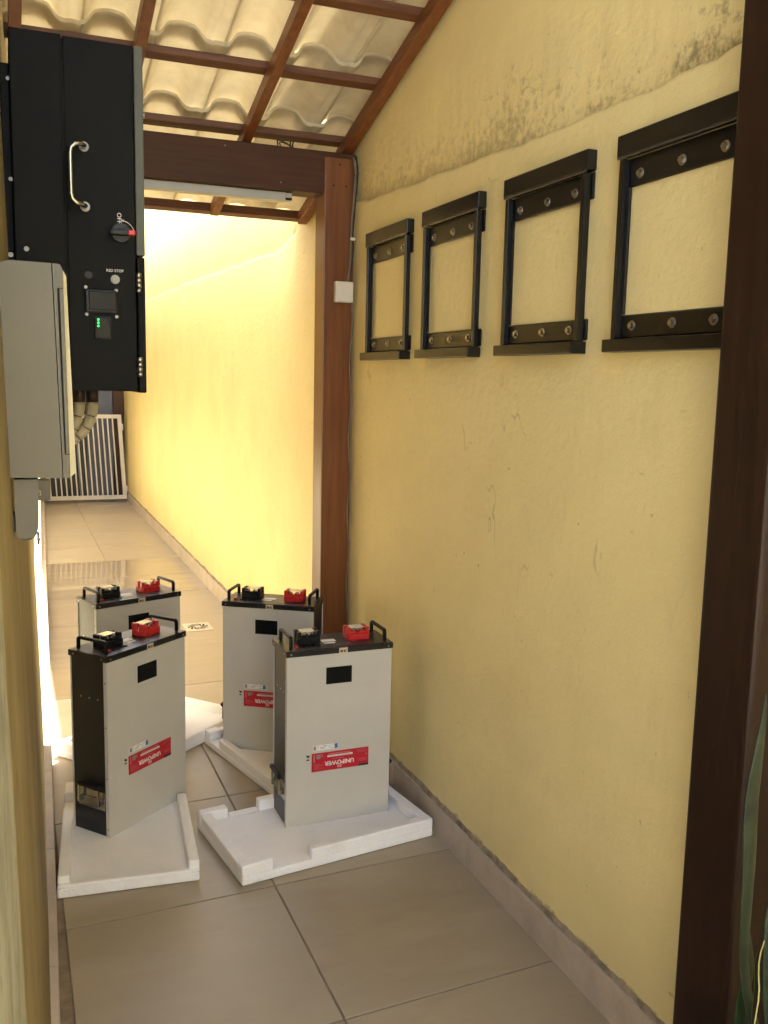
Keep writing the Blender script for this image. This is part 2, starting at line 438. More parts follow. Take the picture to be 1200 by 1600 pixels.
# ------------------------------------------------------------------ setting: ground and floor
b = MB(); b.box(-60, 60, -60, 80, -.6, -.06); tag(b.build('ground', M['earth']), kind='structure')
b = MB(); b.box(-.517, 2.6, -.66, 13.6, -.05, -.0045)
floor = tag(b.build('floor', M['grout']), kind='structure')
XJ = [-.517, .098, .713, 1.328]
YJ = [-.66, 0, .65, 1.30, 1.955, 2.60, 3.265, 3.92, 4.575, 5.25, 5.945, 6.66, 7.29, 7.965, 8.65, 9.37, 10.05, 10.72, 11.4, 12.08, 12.8, 13.55]
SH = .045
tile_cache = {}
def floor_tile(x0, x1, y0, y1, damp):
    w = x1 - x0; h = y1 - y0; key = (round(w, 3), round(h, 3), damp)
    g = .0016 if x0 != .098 else .003
    if key not in tile_cache:
        b = MB(); bm = b.bm
        def ring(dx, z): return [bm.verts.new((sx * (w / 2 - g - dx), sy * (h / 2 - g - dx) + SH * sx * (w / 2 - g - dx), z)) for sx, sy in ((-1, -1), (1, -1), (1, 1), (-1, 1))]
        r0 = ring(0, -.008); r1 = ring(0, -.0012); r2 = ring(.0014, 0)
        for a, c in ((r0, r1), (r1, r2)):
            for k in range(4): bm.faces.new((a[k], a[(k + 1) % 4], c[(k + 1) % 4], c[k]))
        bm.faces.new(r2)
        o = b.build('floor_tile', M['tile_damp'] if damp else M['tile'], floor)
        tile_cache[key] = o
    else:
        o = instance(tile_cache[key], (0, 0, 0), parent=floor)
    o.location = ((x0 + x1) / 2, (y0 + y1) / 2 + SH * ((x0 + x1) / 2 - .713), random.uniform(-.0007, .0007))
    o.rotation_euler = (random.uniform(-.0009, .0009), random.uniform(-.0009, .0009), 0)
for i in range(len(XJ) - 1):
    for j in range(len(YJ) - 1):
        if YJ[j + 1] > 3.95 and XJ[i + 1] < .2: continue
        if i == 0 and YJ[j] > .5: continue
        floor_tile(XJ[i], XJ[i + 1], YJ[j], YJ[j + 1], 6.5 < YJ[j] < 7.9 or (i == 1 and 4.5 < YJ[j] < 6.5))

# ------------------------------------------------------------------ right boundary wall
LINE = [(-4, 2.22), (.9, 2.205), (1.5, 2.210), (1.8, 2.199), (2.2, 2.203), (2.8, 2.218), (3.54, 2.252), (4.15, 2.31), (4.42, 2.285), (4.87, 2.20), (6.0, 2.232), (7.26, 2.262), (9.7, 2.289), (14, 2.34)]
def edge_z(y):
    z = lerp_pts(LINE, y)
    z += .010 * noise.noise(Vector((y * 3.1, 1.3, 0))) + .006 * noise.noise(Vector((y * 11, 4.3, 0))) + .0035 * noise.noise(Vector((y * 37, 9.3, 0)))
    return z
WX = 1.332
TOP = 3.62
def right_wall():
    bm = bmesh.new(); dl = bm.verts.layers.float.new('d')
    ys = []; y = -4.0
    while y < 13.6:
        ys.append(y); y += .009 if .9 < y < 5.5 else (.03 if 5.5 <= y < 10 else .12)
    cols = []
    for y in ys:
        e = edge_z(y)
        rec = .018 + .006 * noise.noise(Vector((y * 2.2, 7.7, 0)))
        if y > 4.6: rec *= .45
        prof = [(WX, -.05), (WX, .6), (WX, 1.2), (WX, 1.8), (WX, e - .012), (WX + .0025, e - .002), (WX + rec * .75, e + .0015), (WX + rec, e + .010)]
        for dz in (.05, .10, .16, .24, .36): prof.append((WX + rec - dz * .02 + (1 - dz / .37) * (.0065 * noise.noise(Vector((y * 9, dz * 30, 2))) + .004 * noise.noise(Vector((y * 26, dz * 60, 6)))), e + dz))
        prof += [(WX + .006, max(2.85, e + .5)), (WX + .006, TOP)]
        cv = []
        for k, (x, z) in enumerate(prof):
            und = .004 * noise.noise(Vector((y * 1.1, z * 1.3, 5)))
            v = bm.verts.new((x + und, y, z)); v[dl] = z - e; cv.append(v)
        v = bm.verts.new((WX + .20, y, TOP)); v[dl] = 1; cv.append(v)
        v = bm.verts.new((WX + .20, y, -.05)); v[dl] = -1; cv.append(v)
        cols.append(cv)
    n = len(cols[0])
    for a, c in zip(cols, cols[1:]):
        for k in range(n):
            f = bm.faces.new((a[k], a[(k + 1) % n], c[(k + 1) % n], c[k])); f.smooth = 1 <= k <= 13
    bm.faces.new(cols[0]); bm.faces.new(cols[-1][::-1])
    bmesh.ops.recalc_face_normals(bm, faces=bm.faces[:])
    me = bpy.data.meshes.new('boundary_wall'); bm.to_mesh(me); bm.free(); me.materials.append(M['wall'])
    o = bpy.data.objects.new('boundary_wall', me); COL.objects.link(o)
    return tag(o, 'tall yellow plastered wall along the right side of the alley with a ragged stained ledge', 'wall')
rw = right_wall()
# skirting tiles on the right wall, one object each, with lumpy mortar along their top
y = -3.4; k = 0
while y < 13.2:
    L = .615 if k % 3 else .40
    b = MB(); bm = b.bm
    n = 14; prev = None
    topz = .103 + random.uniform(-.004, .004)
    vs = []
    lean = random.uniform(-.001, .001)
    for q in range(n + 1):
        yy = y + .0015 + (L - .003) * q / n
        chip = .004 * max(0, noise.noise(Vector((yy * 9, 3, k)))) + .002 * noise.noise(Vector((yy * 40, 3, k)))
        z1 = topz - chip
        vs.append([bm.verts.new((1.3205 + lean, yy, -.003)), bm.verts.new((1.3205 - lean, yy, z1 - .0012)), bm.verts.new((1.3217, yy, z1)), bm.verts.new((1.331, yy, z1 + .001)), bm.verts.new((1.331, yy, -.003))])
    for a, c in zip(vs, vs[1:]):
        for q in range(5): bm.faces.new((a[q], a[(q + 1) % 5], c[(q + 1) % 5], c[q]))
    bm.faces.new(vs[0]); bm.faces.new(vs[-1][::-1])
    b.build('skirting_tile', M['skirt'], rw)
    y += L; k += 1
b = MB(); bm = b.bm; vs = []
yy = -3.4
while yy < 13.2:
    h = .014 + .014 * noise.noise(Vector((yy * 5, 0, 0))) + .007 * noise.noise(Vector((yy * 31, 2, 0)))
    o_ = 1.3265 + .003 * noise.noise(Vector((yy * 24, 5, 0)))
    vs.append([bm.verts.new((1.332, yy, .097)), bm.verts.new((o_, yy, .102)), bm.verts.new((o_ + .002, yy, .108 + h * .5)), bm.verts.new((1.3345, yy, .110 + max(.004, h)))])
    yy += .012
for a, c in zip(vs, vs[1:]):
    for q in range(3): bm.faces.new((a[q], a[q + 1], c[q + 1], c[q]))
b.build('mortar_joint', M['mortar'], rw)

# ------------------------------------------------------------------ left house wall (leans back a little, almost edge-on to the camera)
def lx(y, z): return .0305 * y - (.006 + .006 * min(max(y, 0), 4.5) + .020 * z)
def left_wall():
    b = MB(); bm = b.bm
    ys = [.43, .5, .7, .85, 1.0, 1.2, 1.6, 2, 2.5, 3, 3.5, 4, 4.5, 5, 6, 7, 8, 9, 10, 11, 12, 13.2]
    zs = [-.05, .1, .4, .8, 1.2, 1.6, 2.0, 2.4, 2.8, 3.2, 3.7, 4.2]
    g = [[bm.verts.new((lx(y, z) + .002 * noise.noise(Vector((y * 2, z * 2, 3))), y, z)) for z in zs] for y in ys]
    k = [[bm.verts.new((-.42, y, z)) for z in (zs[0], zs[-1])] for y in ys]
    for i in range(len(ys) - 1):
        for j in range(len(zs) - 1): bm.faces.new((g[i][j], g[i][j + 1], g[i + 1][j + 1], g[i + 1][j])).smooth = True
        bm.faces.new((g[i][-1], k[i][1], k[i + 1][1], g[i + 1][-1]))
        bm.faces.new((k[i][0], k[i][1], k[i + 1][1], k[i + 1][0]))
    bm.faces.new(g[0] + [k[0][1], k[0][0]]); bm.faces.new((g[-1] + [k[-1][1], k[-1][0]])[::-1])
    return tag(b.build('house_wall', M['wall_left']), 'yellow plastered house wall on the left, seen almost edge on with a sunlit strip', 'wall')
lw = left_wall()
y = .43; k = 0
while y < 12.0:
    L = .615
    x0, x1 = .0305 * y, .0305 * (y + L)
    b = MB()
    bm = b.bm; vs = []
    for q in range(5):
        yy = y + .0015 + (L - .003) * q / 4; X = .0305 * yy
        vs.append([bm.verts.new(p) for p in ((X, yy, -.003), (X - .0012, yy, .083), (X - .004, yy, .0865 + .0015 * noise.noise(Vector((yy * 20, 0, 8)))), (lx(yy, .09) - .004, yy, .092), (lx(yy, .0) - .004, yy, -.003))])
    for a, c in zip(vs, vs[1:]):
        for q in range(5): bm.faces.new((a[q], a[(q + 1) % 5], c[(q + 1) % 5], c[q]))
    bm.faces.new(vs[0]); bm.faces.new(vs[-1][::-1])
    b.build('skirting_tile', M['skirt'], lw)
    y += L

# unseen eave added on the left to cut sunlight, beyond the tiled roof (out of sight behind the cabinet, it shades the upper wall)
ev = empty('shade_eave', (.2, 8.5, 2.62)); tag(ev, 'white soffit and fascia of an eave added for shade above the left wall, hidden behind the cabinet', 'eave')
b = MB()
vs = [b.bm.verts.new(p) for p in ((-.45, -3.85, .0), (.45, -3.85, .0), (.60, 3.6, .0), (-.45, 3.6, .0), (-.45, -3.85, .10), (.45, -3.85, .10), (.60, 3.6, .10), (-.45, 3.6, .10))]
for f in ((0, 1, 2, 3), (7, 6, 5, 4), (0, 4, 5, 1), (1, 5, 6, 2), (2, 6, 7, 3), (3, 7, 4, 0)): b.bm.faces.new([vs[q] for q in f])
b.build('soffit', M['bounce_wall'], ev)
b = MB()
vs = [b.bm.verts.new(p) for p in ((.452, -3.86, -.03), (.472, -3.86, -.03), (.622, 3.6, -.03), (.602, 3.6, -.03), (.452, -3.86, .14), (.472, -3.86, .14), (.622, 3.6, .14), (.602, 3.6, .14))]
for f in ((0, 1, 2, 3), (7, 6, 5, 4), (0, 4, 5, 1), (1, 5, 6, 2), (2, 6, 7, 3), (3, 7, 4, 0)): b.bm.faces.new([vs[q] for q in f])
b.build('fascia', M['wood'], ev)

# ------------------------------------------------------------------ posts and beam
b = MB(); b.box(1.20, 1.326, 3.68, 3.80, -.0, 2.425, .004, 2)
post = b.build('wooden_post', M['wood'])
tag(post, 'brown varnished wooden post carrying the beam, light switch mounted on it', 'post')
b = MB()
for (x, z) in ((1.262, 2.40), (1.238, 2.318), (1.290, 2.318)):
    b.cyl((x, 3.679, z), (x, 3.682, z), .004, 8)
b.build('nail_head', M['plastic_blk'], post)
b = MB(); b.box(1.198, 1.326, 1.222, 1.368, 0.0, 3.25, .016, 5)
tag(b.build('wooden_post', M['wood_dark']), 'dark brown wooden post in the right foreground beside the snake plant', 'post')
b = MB(); b.box(-.08, 1.3315, 3.6855, 3.80, 2.2835, 2.4475, .004, 2)
beam = b.build('wooden_beam', M['wood_x'])
# notch where the post laps in front is simply the post face standing proud of the beam
tag(beam, 'heavy dark brown wooden beam crossing under the tiled roof', 'beam')
b = MB()
for (x, z) in ((.80, 2.425), (1.02, 2.31)): b.cyl((x, 3.6845, z), (x, 3.686, z), .0022, 6)
b.build('nail_head', M['zinc'], beam)

# ------------------------------------------------------------------ roof: rafters, battens, tiles
SL = .2998
def pz(y): return 2.726 - SL * (y - 2.801)          # underside of the rafters
ang = math.atan(SL)
roof = empty('tiled_roof', (0.66, 3.0, pz(3.0)))
tag(roof, 'sloping roof of cream wave tiles on brown rafters and battens', 'roof')
inv = Matrix.Translation(-Vector(roof.location))
def rl(p): return (p[0] - roof.location.x, p[1] - roof.location.y, p[2] - roof.location.z)
def slope_box(x0, x1, y0, y1, h0, h1, b):
    """box following the slope; h measured upward from the rafter underside plane"""
    vs = []
    for x in (x0, x1):
        for y_ in (y0, y1):
            for h in (h0, h1):
                vs.append(b.bm.verts.new(rl((x, y_, pz(y_) + h))))
    for f in ((0, 1, 3, 2), (4, 6, 7, 5), (0, 4, 5, 1), (2, 3, 7, 6), (0, 2, 6, 4), (1, 5, 7, 3)):
        b.bm.faces.new([vs[q] for q in f])
    bmesh.ops.bevel(b.bm, geom=b.bm.edges[:], offset=.002, segments=1, affect='EDGES')
for x0, x1, ye in ((.036, .074, 4.33), (.414, .450, 4.33), (.872, .908, 4.33), (1.283, 1.327, 4.34), (-.30, -.26, 4.3)):
    b = MB(); slope_box(x0, x1, -.22, ye, 0, .052, b); b.build('rafter', M['wood_y'], roof)
BY = [4.13, 3.755, 3.365, 2.985, 2.60, 2.215, 1.83, 1.445, 1.06, .675, .29, -.10]
for yb in [4.385] + BY:
    b = MB(); slope_box(-.34, 1.330, yb - .019, yb + .019, .0535 if yb < 4.3 else .038, .080 if yb < 4.3 else .074, b); b.build('batten', M['wood_b'], roof)
PER = .2335
def tile_mesh():
    b = MB(); bm = b.bm
    xs = [-.088, -.080, -.072, -.064, -.056, -.046, -.034, -.018, 0, .018, .034, .046, .056, .064, .072, .080, .088, .095, .101, .106, .116, .128, .134, .140, .146, .151]
    def prof(x):
        if x > .0875:
            z = 0
            for c_ in (.099, .139):
                q = abs(x - c_) / .0075
                if q < 1: z -= .0032 * (1 - q * q)
            return z + (.004 if x > .149 else 0)
        a = abs(x)
        if a < .040: return .054 - 5.2 * a * a
        if a < .084:
            t = (a - .040) / .044; t = t * t * (3 - 2 * t); z0 = .054 - 5.2 * .0016; return z0 * (1 - t)
        return .0
    Lt = .48; th = .011
    ysn = [0, .02, .05, .12, .3, .44, .468, Lt]
    def lift(v): return .027 * v / Lt
    bot = []; top = []
    for v in ysn:
        edge = 1.0
        row = []; rowt = []
        for x in xs:
            z = prof(x)
            lipz = -.0035 if (v < .02 and z < .02) else 0
            row.append(bm.verts.new((x, v, z + lift(v) + lipz)))
            rowt.append(bm.verts.new((x, v, z + lift(v) + th)))
        bot.append(row); top.append(rowt)
    n = len(xs)
    for i in range(len(ysn) - 1):
        for j in range(n - 1):
            bm.faces.new((bot[i][j], bot[i][j + 1], bot[i + 1][j + 1], bot[i + 1][j])).smooth = True
            bm.faces.new((top[i][j], top[i + 1][j], top[i + 1][j + 1], top[i][j + 1])).smooth = True
        bm.faces.new((bot[i][0], bot[i + 1][0], top[i + 1][0], top[i][0]))
        bm.faces.new((bot[i][-1], top[i][-1], top[i + 1][-1], bot[i + 1][-1]))
    for j in range(n - 1):
        bm.faces.new((bot[0][j], top[0][j], top[0][j + 1], bot[0][j + 1]))
        bm.faces.new((bot[-1][j], bot[-1][j + 1], top[-1][j + 1], top[-1][j]))
    return b.build('roof_tile', M['roof_tile'], roof)
t0 = None
for r_, yb in enumerate(BY):
    for c in range(7):
        x = -.125 + PER * c + random.uniform(-.003, .003)
        yu = yb - .065 + random.uniform(-.004, .004)
        loc = rl((x, yu, pz(yu) + .0815 + random.uniform(0, .0015)))
        rot = (-ang, random.uniform(-.006, .006), random.uniform(-.006, .006))
        if t0 is None:
            t0 = tile_mesh(); t0.location = loc; t0.rotation_euler = rot
        else:
            instance(t0, loc, rot, roof)

# batten lamp under the beam
lamp = empty('batten_lamp', (.53, 3.745, 2.2825)); tag(lamp, 'slim white batten light fixed under the dark wooden beam', 'lamp')
b = MB(); b.box(-.56, .525, -.022, .022, -.034, -.0005, .004, 2); b.build('housing', M['lamp'], lamp)
b = MB(); b.box(.525, .548, -.020, .020, -.032, -.001, .004, 2); b.build('end_cap', M['lamp'], lamp)
b = MB(); b.cyl((.52, -.024, -.026), (.545, -.024, -.026), .005, 8); b.build('pin_connector', M['plastic_blk'], lamp)

# ------------------------------------------------------------------ cables on the post, light switch
sw = empty('light_switch', (1.279, 3.6795, 1.90)); tag(sw, 'small square white light switch box on the brown post', 'light switch')
b = MB(); b.box(-.038, .038, -.034, 0, -.042, .042, .006, 3); b.build('box', M['switch'], sw)
b = MB(); b.box(-.034, .034, -.038, -.034, -.038, .038, .002, 2); b.build('cover_plate', M['switch'], sw)
b = MB(); b.box(-.012, .020, -.0415, -.038, -.012, .012, .0015, 2); b.build('rocker', M['switch'], sw)
def wob(pts, seed, amp=.003, n=8):
    out = []
    for k in range(len(pts) - 1):
        a, c = Vector(pts[k]), Vector(pts[k + 1])
        for q in range(n):
            t = q / n; out.append(a.lerp(c, t) + Vector((noise.noise(Vector((k + t, seed, 0))), noise.noise(Vector((k + t, seed, 5))) * .6, 0)) * amp)
    out.append(Vector(pts[-1])); return out
cab1 = [(1.314, 3.664, 2.43), (1.322, 3.658, 2.36), (1.318, 3.66, 2.29), (1.312, 3.664, 2.2), (1.309, 3.668, 2.12), (1.310, 3.668, 2.04), (1.305, 3.668, 1.985), (1.296, 3.668, 1.942)]
b = MB(); b.tube(wob(cab1, 1.1), .0032, 6); c1 = b.build('electric_cable', M['cable'])
tag(c1, 'thin grey electric cable running down the post edge to the light switch', 'cable', 'cables beside the post')
b = MB(); b.tube(wob([(p[0] + .008, p[1] - .004, p[2] + .005) for p in cab1[:-1]] + [(1.312, 3.664, 1.942)], 5.1, .004), .003, 6)
c2 = b.build('electric_cable', M['cable_blk']); tag(c2, 'black electric cable twisted beside the grey one above the light switch', 'cable', 'cables beside the post')
b = MB(); b.tube([Vector((1.318 + .004 * math.sin(k), 3.672, 1.855 - .05 * k)) for k in range(28)], .0028, 6)
c3 = b.build('electric_cable', M['cable']); tag(c3, 'thin cable dropping below the light switch along the post and wall corner', 'cable', 'cables beside the post')
b = MB(); b.box(1.304, 1.326, 3.655, 3.664, 2.106, 2.118, .002); tag(b.build('cable_clip', M['switch']), 'tiny white clip holding the cables to the post above the switch', 'cable clip')
b = MB()
lp = []
for k in range(15):
    a = k / 14 * math.pi * 1.5
    lp.append((1.00 + .045 * k / 14 * 1.6 + .01 * math.cos(a * 2), 3.70 + .01 * math.sin(a), 2.4475 + .026 * abs(math.sin(a * .9))))
b.tube(lp, .0028, 6)
b.tube([(p[0] + .012, p[1] + .008, p[2] - .004 if k not in (0, 14) else p[2]) for k, p in enumerate(lp)], .0028, 6)
tag(b.build('electric_cable', M['cable_blk']), 'looped black cable lying on top of the wooden beam', 'cable')

# ------------------------------------------------------------------ black wall brackets (four, on the right wall)
def make_bracket():
    """origin on the wall face at the middle of the bracket foot; +y along the wall, -x out of the wall"""
    t = empty('wall_bracket')
    W = .398
    h = W / 2
    b = MB(); b.box(-.029, -.001, -h - .006, h + .006, .432, .480, .003, 2); b.build('header_bar', M['black_frame'], t)
    b = MB(); b.box(-.0295, -.025, -h - .003, h + .003, .4275, .4325, .001); b.build('header_lip', M['lip_glint'], t)
    b = MB(); b.box(-.008, -.0008, -h - .005, h + .002, .366, .4295, .003, 1); top = b.build('fixing_plate', M['black_frame'], t)
    b = MB(); b.box(-.008, -.0008, -h - .005, h + .002, .030, .082, .003, 1); bot = b.build('fixing_plate', M['black_frame'], t)
    for s in (-1, 1):
        b = MB()
        yc = s * (h - .012)
        b.box(-.027, -.0085, yc - .0085, yc + .0085, .0265, .4275, .0025, 2)
        b.box(-.016, -.0082, yc - s * .010 - .011, yc - s * .010 + .011, .0827, .3655, .002)
        b.build('upright', M['black_frame'], t)
    b = MB(); b.box(-.046, -.001, -h + .002, h + .002, -.003, .026, .0025, 2); b.build('ledge', M['black_frame'], t)
    for pl, zc in ((top, .391), (bot, .057)):
        for yb in (-.128, 0.0, .140):
            b = MB()
            b.cyl((-.008, yb, zc), (-.0100, yb, zc), .0115, 14)
            b.cyl((-.0100, yb, zc), (-.0165, yb, zc), .0078, 6, .0072)
            b.build('bolt', M['zinc'], pl)
    return t
M['lip_glint'] = mat('lip_glint_edge', (.05, .047, .042), .22, spec=.7)  # the lip's highlight put into a paler colour than the frame
names = ['widest black wall bracket at the right, partly hidden by the dark foreground post', 'second black wall bracket counted from the dark foreground post', 'third black wall bracket from the dark post, between two others', 'narrowest looking black wall bracket, beside the light switch and post']
br = make_bracket()
for i, (y0, y1) in enumerate(((1.45, 1.84), (1.972, 2.373), (2.528, 2.938), (3.056, 3.476))):
    o = br if i == 0 else copy_tree(br)
    o.location = (WX - .001, (y0 + y1) / 2 + .009, 1.6275); o.rotation_euler = (0, 0, 0)
    o.scale = (1, 1.0, 1.0)
    tag(o, names[i], 'wall bracket', 'black steel brackets on the yellow wall')

# ------------------------------------------------------------------ battery packs
def make_battery():
    """origin at the front left bottom corner; width +x, depth +y"""
    W, D, H = .378, .166, .602
    t = empty('battery_pack')
    b = MB(); b.box(.0035, W - .0035, .003, D - .003, .0, H, .002); b.build('body', M['black'], t)
    b = MB(); b.box(0, W, 0, .003, .0, H + .001, .0012)
    b.box(0, .0025, .003, .016, .0, H + .001); b.box(W - .0025, W, .003, .016, .0, H + .001)
    fp = b.build('front_panel', M['white_steel'], t)
    b = MB(); b.box(0, W, D - .003, D, .0, H + .001, .0012); b.build('back_panel', M['white_steel'], t)
    b = MB()
    for z in (.03, .205, .38, .53):
        for x in (-.0006, W - .0004):
            b.cyl((x, .009, z), (x + .001, .009, z), .003, 8)
    b.build('rivet', M['brass'], fp)
    b = MB()
    for yv in (.045, .083, .121):
        b.cyl((.0036, yv, .468), (.0018, yv, .468), .003, 8); b.cyl((W - .0036, yv, .468), (W - .0018, yv, .468), .003, 8)
    b.build('side_rivet', M['zinc'], t)
    # lid with turned-down flange
    z0 = H - .0005
    b = MB()
    b.box(-.003, W + .003, -.003, D + .003, z0 + .016, z0 + .0195, .001)
    b.box(-.003, W + .003, -.003, -.0005, z0 - .001, z0 + .016); b.box(-.003, W + .003, D + .0005, D + .003, z0 - .001, z0 + .016)
    b.box(-.003, -.0005, -.0005, D + .0005, z0 - .001, z0 + .016); b.box(W + .0005, W + .003, -.0005, D + .0005, z0 - .001, z0 + .016)
    lid = b.build('lid', M['black'], t)
    zt = z0 + .0195
    b = MB()
    for x in (.014, W - .014):
        b.cyl((x, -.003, z0 + .008), (x, -.0045, z0 + .008), .003, 8)
    for yv in (.02, D - .02):
        b.cyl((-.003, yv, z0 + .008), (-.0045, yv, z0 + .008), .003, 8); b.cyl((W + .003, yv, z0 + .008), (W + .0045, yv, z0 + .008), .003, 8)
    b.build('lid_screw', M['zinc'], lid)
    # flat bow handles across both ends
    for x in (.020, W - .020):
        b = MB(); bm = b.bm
        out = [(.016, 0)] + [(.016 + .014 * (1 - math.cos(a)), .044 - .014 + .014 * math.sin(a)) for a in (0, .4, .8, 1.2, math.pi / 2)]
        out = out + [(D - p[0], p[1]) for p in out[::-1]]
        inn = [(.026, 0)] + [(.026 + .007 * (1 - math.cos(a)), .034 - .007 + .007 * math.sin(a)) for a in (0, .4, .8, 1.2, math.pi / 2)]
        inn = inn + [(D - p[0], p[1]) for p in inn[::-1]]
        ring = []
        for sx in (-.006, .006):
            ring.append(([bm.verts.new((x + sx, p[0], zt + p[1])) for p in out], [bm.verts.new((x + sx, p[0], zt + p[1])) for p in inn]))
        (oa, ia), (ob, ib) = ring
        n = len(oa)
        for k in range(n - 1):
            bm.faces.new((oa[k], oa[k + 1], ia[k + 1], ia[k])); bm.faces.new((ob[k], ib[k], ib[k + 1], ob[k + 1]))
            bm.faces.new((oa[k], ob[k], ob[k + 1], oa[k + 1])); bm.faces.new((ia[k], ia[k + 1], ib[k + 1], ib[k]))
        bm.faces.new((oa[0], ia[0], ib[0], ob[0])); bm.faces.new((oa[-1], ob[-1], ib[-1], ia[-1]))
        bmesh.ops.recalc_face_normals(bm, faces=bm.faces[:])
        bmesh.ops.bevel(bm, geom=[e for e in bm.edges if len(e.link_faces) == 2 and e.calc_face_angle() > 1.2], offset=.002, segments=2, affect='EDGES')
        b.build('handle', M['plastic_blk'], t)
    # terminal blocks
    for (x0, m_) in ((.058, M['plastic_blk']), (.238, M['red'])):
        x1 = x0 + .080; y0, y1 = .066, .120
        b = MB()
        b.box(x0, x1, y0, y1, zt, zt + .016, .0015)
        for xa, xb in ((x0, x0 + .013), (x1 - .013, x1)):
            b.box(xa, xb, y0, y0 + .021, zt + .016, zt + .042, .0015); b.box(xa, xb, y1 - .021, y1, zt + .016, zt + .042, .0015)
        b.box(x0 + .036, x0 + .044, y0, y1, zt + .016, zt + .028, .001)
        b.box(x0 + .002, x1 - .002, y0 - .008, y0, zt, zt + .022, .0015)
        b.box(x0 + .012, x0 + .034, y0 + .002, y0 + .007, zt + .016, zt + .031, .001); b.box(x0 + .046, x0 + .068, y0 + .002, y0 + .007, zt + .016, zt + .031, .001)
        tb = b.build('terminal_block', m_, t)
        for xx in (x0 + .026, x0 + .055):
            b = MB(); b.cyl((xx, (y0 + y1) / 2 - .012, zt + .016), (xx, (y0 + y1) / 2 - .012, zt + .030), .009, 6); b.cyl((xx, (y0 + y1) / 2 - .012, zt + .030), (xx, (y0 + y1) / 2 - .012, zt + .036), .005, 8); b.build('stud', M['zinc'], tb)
        b = MB(); b.box(x0 + .015, x1 - .015, y0 + .014, y1 - .003, zt + .0385, zt + .0405, .0006); b.build('clear_cover', M['clear'], tb)
    b = MB(); b.cyl((.330, .105, zt), (.330, .105, zt + .012), .0045, 8); b.build('earth_stud', M['zinc'], lid)
    b = MB(); b.box(.036, .050, .030, .041, zt, zt + .007, .001); b.build('breaker_button', M['red'], lid)
    b = MB(); b.box(.148, .198, .072, .100, zt + .0003, zt + .0007); b.build('paper_label', M['paper'], lid)
    b = MB(); b.box(.148, .188, .050, .064, zt + .0003, zt + .0007); b.build('paper_label', M['paper'], lid)
    b = MB()
    for x in (.062, .080, .098, .116): b.box(x, x + .011, .030, .040, zt + .0003, zt + .0030)
    b.build('socket', M['groove'], lid)
    b = MB(); b.box(.225, .238, .040, .046, zt + .0003, zt + .0008); b.box(.25, .265, .052, .056, zt + .0003, zt + .0008); b.build('red_mark', M['pink_ink'], lid)
    b = MB()
    for q in range(11): b.box(.172 + q * .0062, .1765 + q * .0062, .024, .030, zt + .0003, zt + .0006)
    for q in range(5): b.box(.19 + q * .006, .194 + q * .006, .044, .047, zt + .0003, zt + .0006)
    b.build('printed_mark', M['ink_grey'], lid)
    # small sticker folded over the lid flange
    b = MB(); b.box(.183, .213, -.0039, -.0032, z0 - .007, z0 + .017); st = b.build('sticker', M['beige_paper'], lid)
    b = MB()
    for q, w in enumerate((.006, .004, .005, .003)): b.box(.187 + q * .0062, .187 + q * .0062 + w * .85, -.0043, -.0040, z0 + .001, z0 + .010)
    b.build('sticker_print', M['ink'], st)
    # screen
    b = MB(); b.box(.138, .231, -.0012, -.0002, .494, .553, .0004); b.build('screen', M['screen'], t)
    # red product label, upside down
    b = MB(); b.box(.0895, .2975, -.0008, -.0002, .187, .253); lb = b.build('product_label', M['red_label'], t)
    flip = Matrix.Rotation(math.pi, 4, 'Y')
    text('brand_lettering', 'UNIPOWER', .0205, Matrix.Translation((.1905, -.0009, .2125)) @ flip @ FACE, M['white_ink'], lb, .0003, .0006)
    b = MB()
    def pr(u0, u1, v0, v1): b.box(u0, u1, -.0015, -.0009, v0, v1)
    pr(.146, .238, .2345, .2405)
    b.build('strap_line', M['white_ink'], lb)
    b = MB(); pr(.150, .232, .2435, .2470); pr(.166, .206, .2260, .2275)
    pr(.096, .101, .222, .2485)
    pr(.122, .130, .238, .241); pr(.122, .130, .244, .247)
    for zz in (.2130, .2090, .2050, .2010, .1970): pr(.097, .118 + .020 * ((zz * 1000) % 3) / 2, zz, zz + .0009)
    for zz in (.2140, .2100, .2060): pr(.262, .290, zz, zz + .0009)
    for zz in (.242, .238, .246): pr(.255, .291, zz, zz + .0008)
    pr(.286, .291, .226, .231)
    b.build('small_print', M['pink_ink'], lb)
    b = MB()
    for q in range(14): pr(.150 + q * .0059, .154 + q * .0059, .2365, .2385)
    b.build('small_print', M['ink'], lb)
    # emblem: two nested brackets above the brand name
    b = MB()
    for s in (0, 1):
        o_ = .1835 + s * .0085
        pr(o_, o_ + .0016, .1935, .2015); pr(o_, o_ + .0062, .1935, .1950); pr(o_, o_ + .0062, .2000, .2015); pr(o_ + .0047, o_ + .0062, .1968, .2015)
    b.build('emblem', M['white_ink'], lb)
    b = MB(); pr(.260, .2975, .1870, .1945); b.build('black_flash', M['ink'], lb)
    b = MB(); pr(.107, .121, .232, .247); b.build('grey_square', M['ink_grey'], lb)
    # strip above the label and disposal mark to its left
    b = MB(); b.box(.094, .185, -.0006, -.0002, .262, .281); ws = b.build('info_label', M['paper'], t)
    b = MB(); pr(.1715, .183, .2640, .2805); b.build('blue_square', M['blue_ink'], ws)
    b = MB(); pr(.096, .1045, .264, .279)
    for q, (u0, u1, v) in enumerate(((.119, .140, .272), (.119, .135, .267), (.130, .146, .2765), (.152, .170, .266), (.149, .158, .273), (.158, .170, .275))): pr(u0, u1, v, v + .0014)
    pr(.108, .1085, .264, .279); pr(.1115, .112, .264, .279)
    b.build('small_print', M['ink_grey'], ws)
    b = MB()
    b.poly_prism([(.069, .249), (.083, .249), (.0775, .2405), (.0745, .2405)], 'y', -.0008, -.0002)
